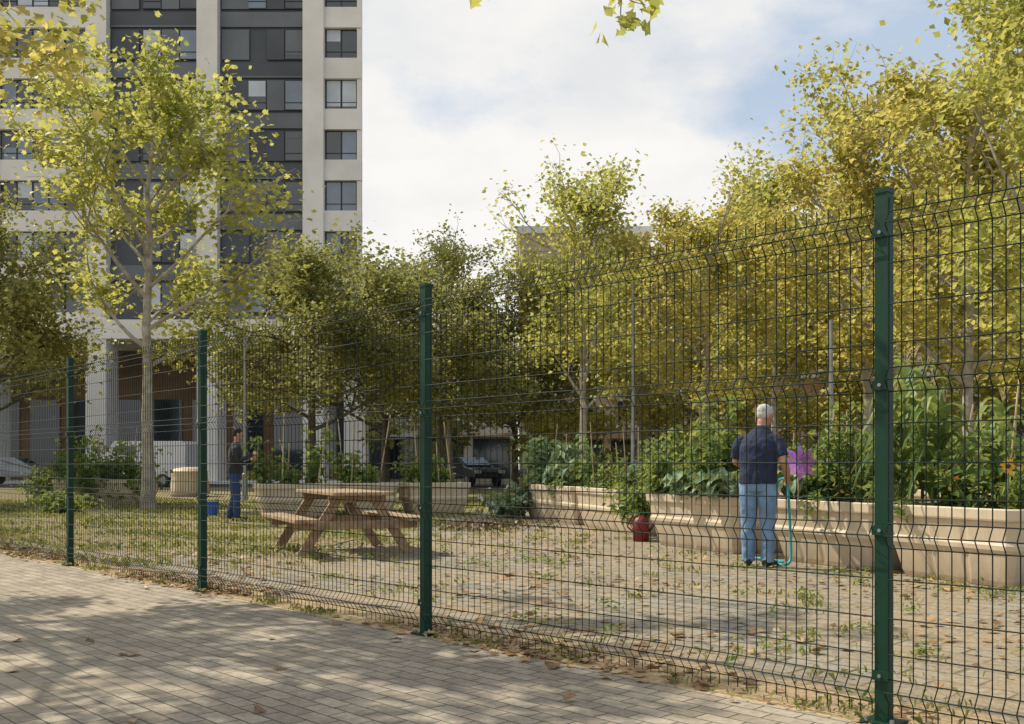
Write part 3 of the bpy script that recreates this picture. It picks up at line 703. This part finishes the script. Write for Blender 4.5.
def hand(mb,w,d,pn,side,curl=1.1,grip=True):
    w=Vector(w);d=Vector(d).normalized();pn=Vector(pn); pn=(pn-d*pn.dot(d)).normalized(); t=Vector(side); t=(t-d*t.dot(d)-pn*t.dot(pn)).normalized()
    mb.tube([w-d*.02,w+d*.02,w+d*.06,w+d*.09],[(.024,.024),(.030,.026),(.034,.024),(.030,.02)],10,0)
    for i,(o,L) in enumerate([(.028,.072),(.010,.080),(-.009,.075),(-.027,.060)]):
        p=w+d*.085+t*o; a=.25; pts=[p-d*.02,p]
        for s in(.42,.32,.26):
            a+=curl*.62; dd=d*math.cos(a)+pn*math.sin(a); pts.append(pts[-1]+dd*L*s)
        mb.tube(pts,[.0095,.0095,.009,.0085,.007],8,0)
    p=w+d*.03+t*.022; pts=[p,p+t*.022+d*.018+pn*.01,p+t*.028+d*.045+pn*.025,p+t*.02+d*.062+pn*.042]; mb.tube(pts,[.013,.012,.010,.008],8,0)
def head(mb,c,yaw,pitch):
    Rm=Matrix.Rotation(yaw,3,'Z')@Matrix.Rotation(pitch,3,'X'); c=Vector(c)
    T=lambda p:c+Rm@Vector(p)
    mb.ell(c+Rm@Vector((0,-.005,.02)),(.074,.094,.098),0,Rm); mb.ell(T((0,.025,-.045)),(.055,.062,.065),0,Rm)
    mb.ell(T((0,.05,-.088)),(.028,.025,.022),0,Rm)
    mb.tube([T((0,.088,.018)),T((0,.108,-.012)),T((0,.100,-.024))],[.008,.013,.012],8,0)
    mb.ell(T((0,.084,-.052)),(.024,.010,.006),0,Rm); mb.ell(T((0,.083,-.062)),(.020,.010,.006),0,Rm)
    mb.ell(T((0,.083,.034)),(.05,.012,.008),0,Rm)
    for s in(-1,1): mb.ell(T((s*.079,-.008,-.008)),(.011,.021,.033),0,Rm,8,6); mb.ell(T((s*.03,.085,.012)),(.011,.006,.005),3,Rm,8,5)
    mb.ell(T((0,-.018,.045)),(.080,.094,.086),3,Rm); mb.ell(T((0,-.040,.0)),(.074,.062,.055),3,Rm)
def shoe(mb,x,y,yaw):
    d=Vector((math.sin(yaw),math.cos(yaw),0)); p=Vector((x,y,0))
    mb.tube([p-d*.075+Vector((0,0,.045)),p-d*.04+Vector((0,0,.05)),p+d*.05+Vector((0,0,.05)),p+d*.13+Vector((0,0,.04)),p+d*.185+Vector((0,0,.03))],[(.03,.035),(.042,.045),(.045,.045),(.048,.036),(.03,.022)],12,4)
def man1(mb):
    torso(mb,[(.80,0,0,.175,.125),(.88,0,0,.188,.142),(.97,0,0,.180,.138)],2)
    torso(mb,[(.885,0,0,.200,.157),(.93,0,.0,.200,.157),(1.02,0,.01,.195,.155),(1.15,0,.015,.200,.152),(1.28,.005,.025,.206,.145),(1.34,.01,.035,.194,.130),(1.395,.015,.05,.155,.104),(1.445,.02,.06,.105,.082),(1.48,.02,.07,.07,.066)],1)
    mb.tube([(.02,.07,1.43),(.03,.09,1.56)],[.056,.054],12,0)
    mb.tube([(.02,.068,1.455),(.022,.074,1.495)],[.072,.067],14,1)
    head(mb,(.045,.125,1.605),R(-42),R(-20))
    for s,kx,fx,fy in((-1,-.105,-.105,.02),(1,.10,.10,-.03)):
        mb.tube([(s*.092,0,.90),(s*.10,.005,.72),(kx,.02,.48),(kx*1.02,.005,.28),(fx,fy*.5,.10),(fx,fy*.5,.055)],[.108,.102,.082,.074,.068,.074],14,2)
        shoe(mb,fx,fy*.5,s*.25)
    mb.tube([(.15,.04,1.355),(.195,.03,1.325),(.236,-.01,1.25),(.262,-.03,1.17)],[.06,.067,.066,.066],12,1)
    mb.tube([(.25,-.01,1.24),(.275,-.04,1.12),(.285,.05,1.02),(.275,.16,.945)],[.05,.047,.043,.029],12,0)
    hand(mb,(.275,.16,.945),(-.05,.75,-.5),(-.8,.1,-.5),(.1,.45,.85),1.25)
    mb.tube([(-.15,.04,1.355),(-.195,.03,1.325),(-.228,.02,1.25),(-.24,.05,1.16)],[.06,.067,.066,.064],12,1)
    mb.tube([(-.235,.03,1.22),(-.245,.06,1.12),(-.16,.2,1.06),(-.03,.30,1.03)],[.05,.047,.042,.029],12,0)
    hand(mb,(-.03,.30,1.03),(.85,.4,-.05),(0,.3,-.9),(0,.9,.2),1.1)
mm=skinmats((.022,.032,.075),(.012,.018,.045),(.20,.32,.50),(.10,.18,.32),(.62,.61,.59),(.36,.35,.34),(.02,.022,.03))
m1loc=(gp(758,10.5),10.5,0); yaw1=R(-26)
person('gardener_man_with_hose',m1loc,yaw1,man1,mm,.99)
Rz=Matrix.Rotation(yaw1,3,'Z'); L1=Vector(m1loc)
hp=L1+Rz@Vector((.262,.265,.885))*.99
def curve(name,pts,r,m):
    cu=bpy.data.curves.new(name,'CURVE'); cu.dimensions='3D'; cu.bevel_depth=r; cu.bevel_resolution=3
    s=cu.splines.new('NURBS'); s.points.add(len(pts)-1)
    for i,p in enumerate(pts): s.points[i].co=(p[0],p[1],p[2],1)
    s.use_endpoint_u=True; s.order_u=3; s.resolution_u=10
    o=bpy.data.objects.new(name,cu); scene.collection.objects.link(o); cu.materials.append(m); return o
hx,hy,hzz=hp
curve('garden_hose',[(hx-.03,hy+.30,hzz+.02),(hx-.01,hy+.12,hzz+.06),(hx,hy+.03,hzz+.03),(hx,hy,hzz-.02),(hx+.01,hy-.03,.55),(hx+.02,hy-.05,.22),(hx+.0,hy-.12,.03),(hx-.10,hy-.15,.016),(hx-.14,hy-.02,.016),(hx-.02,hy+.12,.016),(hx+.02,hy+.25,.016),(hx-.12,hy+.5,.016),(hx-.3,hy+.9,.016)],.0155,mat('teal_hose',(.03,.35,.38),(.02,.27,.31),5,.4))
def man2(mb):
    torso(mb,[(.80,0,0,.155,.115),(.88,0,0,.165,.125),(.98,0,0,.158,.12)],2)
    torso(mb,[(.90,0,0,.172,.132),(1.0,0,0,.168,.13),(1.15,0,.01,.172,.128),(1.28,0,.02,.19,.125),(1.35,0,.025,.18,.112),(1.41,0,.03,.14,.09),(1.475,0,.035,.068,.065)],1)
    mb.tube([(0,.035,1.43),(0,.045,1.56)],[.052,.052],12,0); head(mb,(0,.07,1.62),0,R(-12))
    for s in(-1,1):
        mb.tube([(s*.085,0,.88),(s*.09,.01,.70),(s*.095,.03+s*.02,.48),(s*.10,s*.04,.28),(s*.10,s*.06-.01,.08)],[.095,.088,.070,.062,.060],12,2); shoe(mb,s*.10,s*.06,s*.15)
        z=1.20 if s>0 else 1.10
        mb.tube([(s*.14,.02,1.37),(s*.185,.02,1.34),(s*.215,.02,1.24),(s*.22,.06,1.12),(s*.20,.20,z-.02),(s*.17,.32,z+.04)],[.055,.06,.054,.047,.040,.033],12,1)
        hand(mb,(s*.17,.32,z+.04),(-s*.15,.95,.2),(-s*.9,.1,-.1),(0,.1,1),.8)
mm2=skinmats((.035,.037,.042),(.02,.021,.025),(.03,.065,.18),(.018,.042,.115),(.02,.015,.012),(.01,.008,.007),(.02,.03,.08))
person('gardener_man_in_dark_jacket',(gp(234,19),19,0),R(-72),man2,mm2,1.02)
mb=MB(); mb.tube([(0,0,0),(0,0,.02),(0,0,.28),(0,0,.30)],[.10,.11,.145,.15],18,0,True); mb.tube([(-.145,0,.28),(-.13,0,.42),(0,0,.47),(.13,0,.42),(.145,0,.28)],.006,6,1)
mb.obj('blue_bucket',[mat('blue_plastic',(.03,.12,.5),(.02,.09,.4),5,.4),M_steel],loc=(gp(212,21),21,0))
# ------------------------------------------------------------ light
SE=R(48); SAZ=R(298)
sdv=Vector((math.sin(SAZ)*math.cos(SE),math.cos(SAZ)*math.cos(SE),math.sin(SE)))
ld=bpy.data.lights.new('sun','SUN'); ld.energy=5.0; ld.angle=R(.5); ld.color=(1,.93,.78)
lo=bpy.data.objects.new('sun',ld); scene.collection.objects.link(lo); lo.rotation_euler=sdv.to_track_quat('Z','Y').to_euler()
w=bpy.data.worlds.new('World'); scene.world=w; w.use_nodes=True; nt=w.node_tree; bg=nt.nodes['Background']
sky=N(nt,'ShaderNodeTexSky',sky_type='NISHITA'); sky.sun_disc=False; sky.sun_elevation=SE; sky.sun_rotation=SAZ; sky.dust_density=1
tc=N(nt,'ShaderNodeTexCoord').outputs['Generated']
mp=N(nt,'ShaderNodeMapping'); mp.inputs['Scale'].default_value=(1,1,1.9); mp.inputs['Location'].default_value=(.35,.1,.2); nt.links.new(tc,mp.inputs['Vector'])
cf=noise(nt,mp.outputs[0],3.2,9,.58); cf2=noise(nt,mp.outputs[0],4.2,8,.55)
sx=N(nt,'ShaderNodeSeparateXYZ'); nt.links.new(tc,sx.inputs[0])
thin=N(nt,'ShaderNodeMapRange'); thin.inputs[1].default_value=.42; thin.inputs[2].default_value=.74; thin.inputs[3].default_value=.14; thin.inputs[4].default_value=-.17
nt.links.new(math_(nt,'ADD',sx.outputs[0],sx.outputs[2]),thin.inputs[0])
cov=ramp(nt,math_(nt,'ADD',cf,thin.outputs[0]),[(.36,.25),(.54,1)])
cl=ramp(nt,cf2,[(.36,(8.0,8.1,8.25)),(.60,(9.7,9.5,9.2))])
hs=mix(nt,.6,sky.outputs[0],(5.2,6.9,9.2))
nt.links.new(mix(nt,cov,hs,cl),bg.inputs['Color']); bg.inputs['Strength'].default_value=.10
# ------------------------------------------------------------ camera
cd=bpy.data.cameras.new('camera'); cd.sensor_width=36; cd.lens=F/1024*36; cd.shift_y=(HY-362)/1024; cd.clip_end=2000; cd.clip_start=.05
co=bpy.data.objects.new('camera',cd); scene.collection.objects.link(co); co.location=(0,0,H); co.rotation_euler=(R(90),0,0)
scene.camera=co
scene.view_settings.view_transform='Standard'; scene.view_settings.look='None'; scene.view_settings.exposure=0
